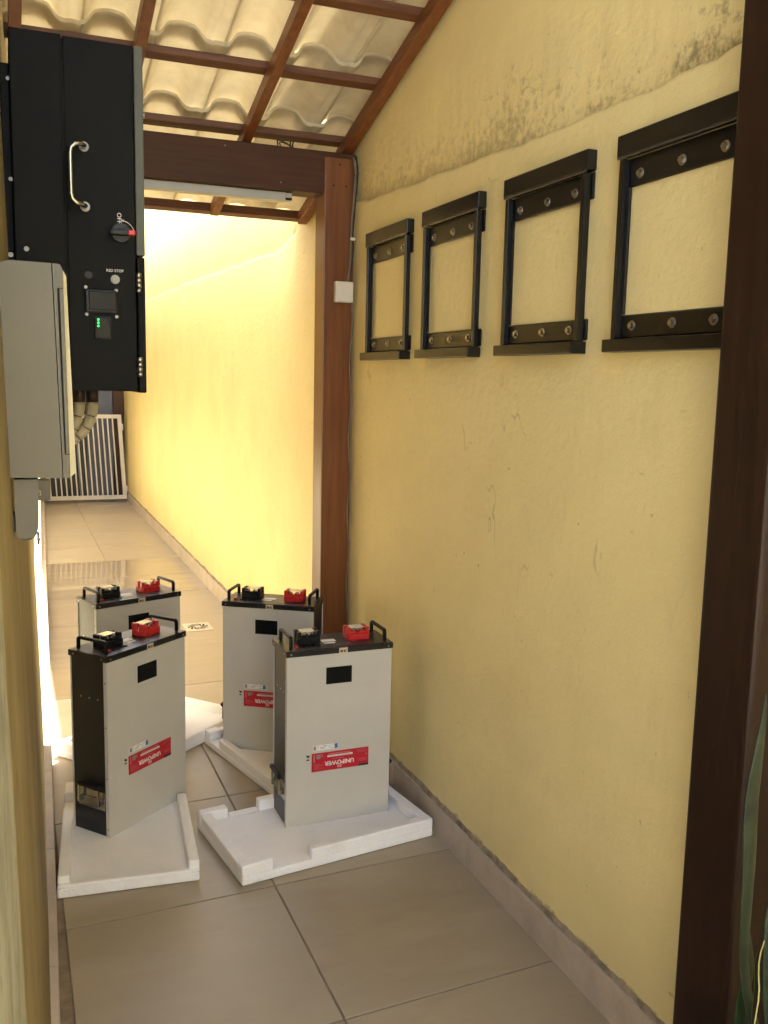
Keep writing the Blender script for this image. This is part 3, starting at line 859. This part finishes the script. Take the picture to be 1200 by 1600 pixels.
    b.poly_prism([(.069, .249), (.0705, .251), (.083, .243), (.082, .241)], 'y', -.0012, -.00085)
    b.box(.071, .081, -.0008, -.0002, .231, .2355)
    b.build('disposal_mark', M['ink'], t)
    # chromed drop handles low on both ends
    for s in (0, 1):
        X = .0035 if s == 0 else W - .0035; d = -1 if s == 0 else 1
        def bx(b, a0, a1, *rest): 
            q0, q1 = X + d * a0, X + d * a1; b.box(min(q0, q1), max(q0, q1), *rest)
        b = MB(); bx(b, 0, .0022, .022, .142, .088, .152, .0008); bx(b, 0.0022, .006, .040, .125, .115, .127, .001); hp = b.build('side_handle_plate', M['chrome'], t)
        for ya, yb_ in ((.034, .0415), (.1225, .130)):
            b = MB(); bx(b, .0022, .0205, ya - .001, yb_ + .001, .108, .124, .001); bx(b, .014, .0200, ya, yb_, .1235, .170, .001); b.build('side_handle_arm', M['chrome'], hp)
        b = MB(); b.tube([(X + d * .017, yv, .172) for yv in (.030, .05, .082, .114, .134)], .0085, 10); b.build('side_handle_grip', M['plastic_blk'], hp)
    return t
bat = make_battery()
bats = [((.829, 2.888, .030), 0.5, 'front right battery pack standing by the yellow wall in its own open foam tray'),
        ((.264, 3.010, .030), 39.5, 'front left battery pack turned so its black side with chrome handle shows'),
        ((.777, 3.652, .030), -32.0, 'rear battery pack in front of the brown post, partly hidden by the front right one'),
        ((.293, 3.737, .030), 21.6, 'rear left battery pack mostly hidden behind the front left one')]
for i, (loc, a, lab) in enumerate(bats):
    o = bat if i == 0 else copy_tree(bat)
    o.location = loc; o.rotation_euler = (0, 0, R(a))
    tag(o, lab, 'battery', 'white and black battery packs on foam trays')

# ------------------------------------------------------------------ foam trays
def foam(origin, angd, L, W, walls, label, base=.030, seed=0):
    b = MB()
    parts = [(0, L, 0, W, 0, base)] + [(x0, x1, y0, y1, base - .004, h) for (x0, x1, y0, y1, h) in walls]
    for k, p in enumerate(parts): b.box(*p, .007, 3)
    for v in b.bm.verts:
        v.co += Vector((noise.noise(v.co * 7 + Vector((seed, 0, 0))), noise.noise(v.co * 7 + Vector((0, seed, 3))), 0)) * .004
        if v.co.z > .02: v.co.z += .0035 * noise.noise(v.co * 9 + Vector((seed, 9, 3)))
    for f in b.bm.faces: f.smooth = max(f.calc_area(), 0) < .0008
    o = b.build('foam_tray', M['foam']); o.location = (*origin, .0012); o.rotation_euler = (0, 0, R(angd))
    return tag(o, label, 'foam tray', 'white foam packing trays on the floor')
w = .036
foam((.617, 2.624), 8.0, .694, .43, [(0, w, w + .001, .43 - w - .001, .063), (0, .105, 0, w, .066), (.235, .694, 0, w, .066), (.694 - w, .694, w + .001, .43 - w - .001, .064), (0, .100, .43 - w, .43, .065), (.215, .694, .43 - w, .43, .068), (.106, .214, .425 - w, .425, .036)],
     'white foam tray nearest the yellow wall under the front right battery pack', seed=1)
foam((.085, 2.740), -5.0, .418, .69, [(0, w, .012, .49, .062), (.418 - w * .9, .418, .012, .50, .064), (0, .418, 0, .022, .040), (0, .05, .60, .69, .066), (.37, .418, .585, .69, .070), (.055, .36, .655, .69, .05)],
     'white foam tray beside the left wall under the front left battery pack', seed=2)
ang3 = math.degrees(math.atan2(.227, .974))
# local x along e2 (.974,.227), local y along -e1
o3 = Vector((.728 + .227 * .68, 3.785 - .974 * .68))
foam((o3.x, o3.y), ang3, .40, .68, [(0, w, 0, .545, .063), (0, .055, .63, .68, .066), (.06, .40, .68 - w, .68, .062), (.40 - w, .40, .02, .60, .062), (w + .001, .40, 0, w, .06)],
     'white foam tray in front of the brown post under the rear battery pack', seed=3)
foam((.403, 3.527), 39.9, .70, .42, [(w + .001, .30, 0, w, .060), (.30, .70, 0, w, .058), (.70 - w, .70, w + .001, .42, .062), (0, w, .0, .20, .060), (0, w, .26, .42, .064), (w + .001, .66, .42 - w, .42, .06)],
     'white foam tray reaching the sunlit left wall under the rear left battery pack', seed=4)

# ------------------------------------------------------------------ floor drain
dr = empty('floor_drain', (1.048, 5.66, .0022)); tag(dr, 'square pale floor drain grate with a swirl of slots', 'drain')
b = MB(); b.box(-.082, .082, -.092, .092, -.004, .0018, .0008); b.build('grate', M['drain'], dr)
b = MB()
for k in range(10):
    a = 2 * math.pi * k / 10
    pts = []
    for q in range(6):
        r_ = .022 + .044 * q / 5; aa = a + .9 * q / 5
        pts.append((r_ * math.cos(aa), r_ * math.sin(aa), .0020))
    wid = .007
    lft = [Vector(p) for p in pts]
    vs = []
    for q, p in enumerate(lft):
        t = (lft[min(q + 1, 5)] - lft[max(q - 1, 0)]).normalized(); nrm = Vector((-t.y, t.x, 0)) * wid * (.3 + .7 * math.sin(math.pi * (q + .6) / 6.2))
        vs.append((b.bm.verts.new(p + nrm), b.bm.verts.new(p - nrm)))
    for q in range(5): b.bm.faces.new((vs[q][0], vs[q + 1][0], vs[q + 1][1], vs[q][1]))
b.build('slots', M['groove'], dr)

# ------------------------------------------------------------------ black electrical cabinet on the left wall
CY = 2.05
cab = empty('electrical_cabinet', (.14, CY, 1.515)); tag(cab, 'tall black electrical cabinet on the left wall with steel handle and green lights', 'cabinet')
def cx(X): return X - .14
def cz(Z): return Z - 1.515
b = MB()
b.box(cx(.022), cx(.1185), 0, .62, cz(1.515), cz(2.212), .003, 2)
b.box(cx(.1205), cx(.256), 0.0005, .62, cz(1.515), cz(2.210), .003, 2)
b.box(cx(.118), cx(.121), .004, .61, cz(1.52), cz(2.205))
b.build('body', M['black_box'], cab)
b = MB(); b.box(cx(.1183), cx(.1207), -.0006, .004, cz(1.516), cz(2.165)); b.build('seam', M['groove'], cab)
b = MB(); b.box(cx(.2575), cx(.2755), 0, .62, cz(1.7965), cz(2.211), .003, 2); b.build('upper_door', M['grey_edge'], cab)
b = MB(); b.box(cx(.2585), cx(.2745), -.001, .62, cz(1.512), cz(1.793), .003, 2); ld = b.build('lower_door', M['black_box'], cab)
for z in (1.740, 1.566):
    b = MB()
    for q in range(4): b.cyl((cx(.2605), -.004, cz(z - .020 + q * .0103)), (cx(.2605), -.004, cz(z - .0105 + q * .0103)), .0062 if q % 2 else .0055, 10)
    b.build('hinge', M['zinc'], ld)
b = MB()
x_, y_ = cx(.1285), -.030
hp = [(cx(.157), 0, cz(2.003)), (cx(.157), -.012, cz(2.003)), (cx(.150), -.026, cz(2.003)), (cx(.138), y_, cz(2.001)), (cx(.1305), y_, cz(1.994)), (x_, y_, cz(1.984)), (x_, y_, cz(1.945)), (x_, y_, cz(1.905)), (cx(.1305), y_, cz(1.895)), (cx(.138), y_, cz(1.888)), (cx(.150), -.026, cz(1.886)), (cx(.157), -.012, cz(1.886)), (cx(.157), 0, cz(1.886))]
b.tube(hp, .0048, 10); h = b.build('handle', M['chrome'], cab)
for z in (2.003, 1.886):
    b = MB(); b.cyl((cx(.157), -.0005, cz(z)), (cx(.157), -.003, cz(z)), .0098, 14); b.build('handle_rose', M['screw'], h)
# rotary isolator with red tip
b = MB(); b.cyl((cx(.226), -.0005, cz(1.839)), (cx(.226), -.010, cz(1.839)), .019, 20); sw_ = b.build('rotary_switch', M['plastic_blk'], cab)
b = MB(); b.box(cx(.202), cx(.240), -.024, -.010, cz(1.833), cz(1.8445), .003, 2); b.build('grip', M['plastic_blk'], sw_)
b = MB(); b.box(cx(.2385), cx(.2535), -.0245, -.0100, cz(1.8335), cz(1.8445), .002); b.build('red_tip', M['red_dull'] if 'red_dull' in M else M['red'], sw_)
text('lettering', 'OFF', .0125, Matrix.Translation((cx(.2235), -.0006, cz(1.869))) @ Matrix.Rotation(R(90), 4, 'Y') @ FACE, M['white_ink'], cab)
b = MB()
arc = [(cx(.226) + .028 * math.cos(a), -.001, cz(1.839) + .026 * math.sin(a)) for a in [R(12 + 8 * k) for k in range(9)]]
b.tube(arc, .0008, 5)
b.cyl(arc[-1], (arc[-1][0] - .006, -.001, arc[-1][2] + .001), .0025, 6, .0002)
b.cyl(arc[0], (arc[0][0] + .001, -.001, arc[0][2] - .006), .0025, 6, .0002)
b.build('arrow_mark', M['white_ink'], cab)
text('lettering', 'RSD STOP', .0078, Matrix.Translation((cx(.2135), -.0006, cz(1.7625))) @ FACE, M['white_ink'], cab)
b = MB(); b.cyl((cx(.2135), -.0005, cz(1.745)), (cx(.2135), -.004, cz(1.745)), .0092, 16); bt = b.build('stop_button', M['btn'], cab)
b = MB(); b.cyl((cx(.2135), -.004, cz(1.745)), (cx(.2135), -.007, cz(1.745)), .0062, 14); b.build('button_cap', M['btn'], bt)
b = MB(); b.cyl((cx(.1605), -.0005, cz(1.751)), (cx(.1605), -.004, cz(1.751)), .0075, 14); b.cyl((cx(.1605), -.004, cz(1.751)), (cx(.1605), -.005, cz(1.751)), .004, 10); b.build('blank_button', M['plastic_blk'], cab)
b = MB(); b.box(cx(.1525), cx(.2160), -.008, -.0005, cz(1.676), cz(1.722), .003, 2); mn = b.build('meter', M['plastic_blk'], cab)
b = MB(); b.box(cx(.1600), cx(.2135), -.0105, -.0082, cz(1.681), cz(1.718), .001); b.build('meter_screen', M['screen'], mn)
for (x, z) in ((.1545, 1.7265), (.2150, 1.7225), (.1555, 1.6715), (.2150, 1.6690)):
    b = MB(); b.cyl((cx(x), -.0005, cz(z)), (cx(x), -.003, cz(z)), .0034, 10); b.build('screw', M['screw'], cab)
b = MB(); b.box(cx(.1705), cx(.2030), -.006, -.0005, cz(1.622), cz(1.668), .002, 2); lp_ = b.build('light_panel', M['plastic_blk'], cab)
b = MB(); b.box(cx(.1740), cx(.2000), -.0075, -.0058, cz(1.625), cz(1.6655), .001); b.build('light_panel_cover', M['screen'], lp_)
for q in range(3):
    b = MB(); b.cyl((cx(.1775), -.0076, cz(1.6615 - .0066 * q)), (cx(.1775), -.0090, cz(1.6615 - .0066 * q)), .0022, 8); b.build('green_light', M['led'], lp_)
# mounting rails at the wall
b = MB(); b.box(cx(.004), cx(.0215), .02, .10, cz(1.79), cz(2.15), .002); b.build('mounting_rail', M['black_box'], cab)
b = MB(); b.box(cx(.010), cx(.0218), .01, .20, cz(1.72), cz(1.7895), .002); b.build('mounting_plate', M['black_box'], cab)
for p0, p1, r_ in (((.043, -.0005, 1.795), (.043, -.003, 1.795), .005), ((.019, .019, 2.12), (.019, .015, 2.12), .004), ((.018, .019, 1.93), (.018, .015, 1.93), .004), ((.013, .009, 1.782), (.013, .003, 1.782), .005)):
    b = MB(); b.cyl((cx(p0[0]), p0[1], cz(p0[2])), (cx(p1[0]), p1[1], cz(p1[2])), r_, 10); b.build('screw', M['screw'], cab)
b = MB(); b.cyl((cx(.277), .03, cz(2.085)), (cx(.282), .03, cz(2.085)), .006, 10); b.build('door_lock', M['zinc'], cab)

# flexible conduits leaving the underside of the cabinet
for k, (x, lab) in enumerate(((.192, 'outer beige segmented conduit curving from the underside of the black cabinet'), (.160, 'inner beige segmented conduit half hidden by the pale wall unit'))):
    cd = empty('flexible_conduit', (x, 2.42 - .012 * k, 1.505)); tag(cd, lab, 'conduit', 'conduits under the black cabinet')
    b = MB(); b.cyl((0, 0, .012), (0, 0, -.024), .0150, 16); b.build('sleeve', M['gland'], cd)
    b = MB(); b.cyl((0, 0, -.0242), (0, 0, -.0262), .0156, 16); b.build('sleeve_rim', M['conduit'], cd)
    prev = None
    for q in range(5):
        pts = []
        for t in (q / 5 + .004, q / 5 + .05, q / 5 + .10, q / 5 + .15, (q + 1) / 5 - .006):
            a_ = t * math.pi * .52
            pts.append((-.085 * (1 - math.cos(a_)), .0, -.026 - .10 * math.sin(a_)))
        b = MB(); b.tube(pts, .0140, 12); b.build('conduit_segment', M['conduit'], cd)
    pts = [(-.085 * (1 - math.cos(q / 12 * math.pi * .53)), 0, -.022 - .10 * math.sin(q / 12 * math.pi * .53)) for q in range(13)]
    b = MB(); b.tube(pts, .0118, 10); b.build('inner_hose', M['gland'], cd)

# ------------------------------------------------------------------ pale wall unit in front of the cabinet
UY = 1.35
un = empty('wall_unit', (.03, UY, 1.405)); tag(un, 'pale grey plastic wall unit with rounded corners in front of the black cabinet', 'wall unit')
def rounded(pts_r, n=6):
    out = []
    m_ = len(pts_r)
    for i in range(m_):
        p = Vector(pts_r[i][:2]); r_ = pts_r[i][2]; a = Vector(pts_r[i - 1][:2]); c = Vector(pts_r[(i + 1) % m_][:2])
        if r_ <= 0: out.append(p); continue
        d0 = (a - p).normalized(); d1 = (c - p).normalized()
        for k in range(n + 1):
            t = k / n; out.append((p + d0 * r_).lerp(p, t).lerp(p.lerp(p + d1 * r_, t), t))
    return [(q.x, q.y) for q in out]
def ux(X): return X - .03
def uz(Z): return Z - 1.405
b = MB(); b.poly_prism(rounded([(ux(-.012), uz(1.409), 0), (ux(.0655), uz(1.4065), 0), (ux(.0585), uz(1.695), 0), (ux(-.001), uz(1.696), .012), (ux(-.012), uz(1.688), .006)]), 'y', 0, .52); b.build('rear_case', M['unit'], un)
b = MB(); b.poly_prism(rounded([(ux(.0667), uz(1.4065), 0), (ux(.0758), uz(1.4065), 0), (ux(.0728), uz(1.6875), .0), (ux(.0695), uz(1.6945), .002), (ux(.0597), uz(1.695), 0)]), 'y', 0.0005, .52); fc = b.build('front_cover', M['unit'], un)
# bevelled front edge, the light on it put into a paler colour
b = MB(); bm = b.bm
A = [(ux(.0761), 0.0008, uz(1.408)), (ux(.0731), 0.0008, uz(1.6865)), (ux(.0778), .012, uz(1.680)), (ux(.0845), .014, uz(1.413))]
Bk = [(p[0], .52, p[2]) for p in A]
va = [bm.verts.new(p) for p in A]; vb = [bm.verts.new(p) for p in Bk]
bm.faces.new(va); bm.faces.new(vb[::-1])
for k in range(4): bm.faces.new((va[k], vb[k], vb[(k + 1) % 4], va[(k + 1) % 4]))
b.build('front_edge', M['unit_lit_edge'], un)
b = MB(); bm = b.bm
sl = [(ux(.0653), uz(1.6625)), (ux(.0682), uz(1.6615)), (ux(.0712), uz(1.440)), (ux(.0692), uz(1.440))]
b.poly_prism(sl, 'y', -.0006, .004); b.build('slot', M['groove'], un)
b = MB(); b.box(ux(.0655), ux(.0725), -.0004, .002, uz(1.6622), uz(1.6630)); b.box(ux(.0695), ux(.0762), -.0004, .002, uz(1.4392), uz(1.4400)); b.build('slot_edge', M['groove'], un)
# cable trunking below the unit
tr = empty('cable_trunking', (.018, UY + .01, 1.32)); tag(tr, 'grey plastic cable trunking with rounded end hanging below the pale wall unit', 'cable trunking')
b = MB(); b.poly_prism(rounded([(-.0145, .004, .008), (.0, -.003, .010), (.0125, .006, .008), (.0150, .022, .004), (.0165, .0845, 0), (-.0150, .0845, 0)], 5), 'y', 0, .05); b.build('cover', M['trunk'], tr)
b = MB(); b.box(-.0185, -.0148, .004, .04, .012, .036, .001); b.build('clip', M['plastic_blk'], tr)
jb = empty('junction_box', (.068, 2.2, 1.288)); tag(jb, 'small grey junction plate behind the trunking under the wall unit', 'junction box')
b = MB(); b.box(-.0135, .012, 0, .04, -.021, .024, .001); b.build('cover', M['trunk'], jb)
b = MB(); b.box(-.012, -.008, -.004, 0, -.010, .002, .001); b.cyl((-.0145, -.004, .004), (-.008, -.004, -.008), .002, 6); b.build('latch', M['zinc'], jb)
b = MB(); b.box(.0475, .0515, 2.10, 2.13, 1.190, 1.205, .001); b.cyl((.0495, 2.098, 1.212), (.0495, 2.098, 1.186), .0025, 8); b.cyl((.047, 2.097, 1.199), (.053, 2.097, 1.196), .0028, 8)
tag(b.build('wall_hook', M['zinc']), 'tiny dark metal hook on the left wall beside the trunking end', 'hook')

# ------------------------------------------------------------------ gate at the end of the alley
GY = 11.75
gt = empty('metal_gate', (.40, GY, .035)); tag(gt, 'low white metal gate with vertical bars at the far end of the alley', 'gate')
GW, GH = .915, 1.03
lean = -.055
def gx(x, z): return x + lean * z / GH
def bar(x, wd, z0, z1, y0, y1, name, m_=None):
    b = MB(); vs = []
    for z in (z0, z1):
        for dx, yy in ((-wd / 2, y0), (wd / 2, y0), (wd / 2, y1), (-wd / 2, y1)): vs.append(b.bm.verts.new((gx(x + dx, z), yy, z)))
    for f in ((0, 1, 2, 3), (7, 6, 5, 4), (0, 4, 5, 1), (1, 5, 6, 2), (2, 6, 7, 3), (3, 7, 4, 0)): b.bm.faces.new([vs[q] for q in f])
    return b.build(name, m_ or M['gate'], gt)
bar(GW / 2, GW, 0, .045, -.02, .02, 'bottom_rail'); bar(GW / 2, GW, GH - .045, GH, -.02, .02, 'top_rail')
bar(.022, .044, .0455, GH - .0455, -.02, .02, 'stile'); bar(GW - .022, .044, .0455, GH - .0455, -.02, .02, 'stile')
NB = 13
for k in range(NB): bar(.044 + (GW - .088) * (k + 1) / (NB + 1), .015, .0455, GH - .0455, -.008, .008, 'bar')
for z in (.12, .88):
    b = MB(); b.cyl((gx(GW + .008, z), -.012, z - .04), (gx(GW + .008, z), -.012, z + .04), .009, 8); b.build('hinge', M['gate'], gt)

# back of the alley: house end wall with a blue-grey door in a brown frame
b = MB(); b.box(-.6, 1.60, 12.07, 12.35, -.05, 3.6); tag(b.build('end_wall', M['plain_wall']), 'plastered wall closing the alley behind the white gate', 'wall')
dd = empty('blue_door', (.96, 12.04, 0)); tag(dd, 'blue grey door in a brown wooden frame seen through the white gate', 'door')
b = MB(); b.box(-.085, .234, -.005, .026, .03, 2.06, .003); b.build('door_leaf', M['blue_door'], dd)
b = MB(); b.box(-.62, -.088, -.010, .026, .03, 2.06, .003); b.build('dark_panel', M['dark_glass'], dd)
b = MB(); b.box(.238, .365, -.03, .026, 0, 2.15, .004); b.build('door_post', M['door_brown'], dd)
b = MB(); b.box(-.622, .2375, -.03, .026, 2.062, 2.15, .004); b.build('lintel', M['door_brown'], dd)
b = MB(); b.box(-.622, .2375, -.02, .026, 0, .028, .003); b.build('threshold', M['concrete'], dd)
b = MB(); b.box(.02, .034, -.03, -.0052, .95, 1.10, .003); b.build('handle', M['zinc'], dd)
b = MB(); b.cyl((.79, 11.93, .0), (.745, 12.02, 1.0), .010, 8); tag(b.build('highlight', M['highlight']), 'thin pale blue pole modelled as a rod behind the gate by the dark panel', 'highlight')  # thin rod standing in for a light-blue highlight

# ------------------------------------------------------------------ snake plant at the right edge
pl = empty('snake_plant', (1.062, 1.00, 0)); tag(pl, 'potted snake plant with banded and yellow edged leaves at the lower right edge', 'plant')
b = MB(); b.cyl((0, 0, .0), (0, 0, .40), .10, 24, .14); b.cyl((0, 0, .38), (0, 0, .41), .147, 24, .147); pot = b.build('pot', M['pot'], pl)
b = MB(); b.cyl((0, 0, .4105), (0, 0, .4125), .132, 20); b.build('soil', M['soil'], pot)
def leaf(base, tip, bow, width, edge, seed, yaw, name='leaf', mt=None, twist=.5):
    width *= .8
    base = Vector(base); tip = Vector(tip); bow = Vector(bow)
    b = MB(); n = 18; prev = None
    for k in range(n + 1):
        t = k / n
        p = base.lerp(tip, t) + bow * math.sin(math.pi * t) * 1.0 + Vector((.010 * noise.noise(Vector((t * 4, seed, 0))), .008 * noise.noise(Vector((t * 4, seed, 7))), 0))
        w_ = width * (.55 + .75 * math.sin(math.pi * min(1, t * .62 + .18))) * (1 - max(0, (t - .72) / .28) ** 1.7) * .62 + .0006
        a = yaw + twist * math.sin(t * 3 + seed)
        u = Vector((math.cos(a), math.sin(a), 0)); nn = Vector((-math.sin(a), math.cos(a), 0))
        cup = .22 * w_
        q = [b.bm.verts.new(p + u * w_ * s + nn * cup * (abs(s) ** 1.5) + nn * th) for th in (0, .0022) for s in (-1, -.86, -.4, 0, .4, .86, 1)]
        if prev:
            for lay in (0, 7):
                for j in range(6):
                    f = b.bm.faces.new((prev[lay + j], prev[lay + j + 1], q[lay + j + 1], q[lay + j])); f.smooth = True
                    f.material_index = b.mi(M['leaf_edge']) if (edge and j in (0, 5)) else b.mi(mt or M['leaf_snake'])
            for j0 in (0, 6):
                f = b.bm.faces.new((prev[j0], q[j0], q[j0 + 7], prev[j0 + 7])); f.material_index = b.mi(M['leaf_edge']) if edge else 0
        prev = q
    b.build(name, None, pl)
b_ = (-.03, -.02, .41)
leaf((.030, .00, .40), (-.052, .00, 1.108), (-.040, 0, 0), .024, False, 1.0, .15, twist=.35)
leaf((.060, -.02, .40), (.045, -.03, .99), (-.060, 0, 0), .042, False, 2.0, .1, twist=.3)
leaf((.00, -.05, .40), (-.010, -.06, .80), (.035, 0, 0), .040, True, 3.0, -.1, mt=M['leaf_green'], twist=.3)
leaf((-.00, .02, .40), (-.030, .02, .82), (-.008, 0, 0), .022, False, 4.0, .5, mt=M['leaf_green'])
leaf((-.02, -.02, .40), (-.036, -.02, .73), (-.010, 0, 0), .016, True, 5.0, .7)
leaf((.04, -.08, .40), (.055, -.10, .86), (-.02, 0, 0), .040, True, 6.0, -.3, mt=M['leaf_green'])
leaf((.07, .03, .40), (.06, .04, 1.02), (-.02, 0, 0), .034, True, 7.0, .3)
leaf((.08, -.03, .40), (.12, -.06, .98), (-.02, 0, 0), .036, True, 8.0, -.5)
leaf((.02, -.09, .40), (-.002, -.13, .70), (0, 0, 0), .030, False, 10.0, .0, mt=M['leaf_green'])


# ------------------------------------------------------------------ unseen yard behind and left of the camera, added to bounce light
b = MB(); b.box(-2.6, 1.33, -4.1, -.663, -.05, -.003); b.box(-2.6, -.52, -.663, .43, -.05, -.003)
tag(b.build('bounce_paving', M['yard']), kind='structure')  # pale unseen ground added to bounce sunlight under the roof
b = MB(); b.box(-2.8, 1.33, -4.3, -4.1, -.05, 3.0); tag(b.build('bounce_wall', M['bounce_wall']), 'added cream wall bouncing sunlight from behind the camera', 'wall')
b = MB(); b.box(-2.8, -2.6, -4.1, 1.2, -.05, 3.0); tag(b.build('bounce_wall', M['bounce_wall']), 'added cream wall bouncing sunlight from the left behind the camera', 'wall')

for o in bpy.data.objects:
    base = o.name.split('.')[0]
    if base in ('nail_head', 'rivet', 'side_rivet', 'lid_screw', 'socket', 'red_mark', 'printed_mark', 'sticker_print', 'small_print', 'emblem', 'disposal_mark', 'slots', 'slot_edge', 'arrow_mark'):
        o['kind'] = 'stuff'
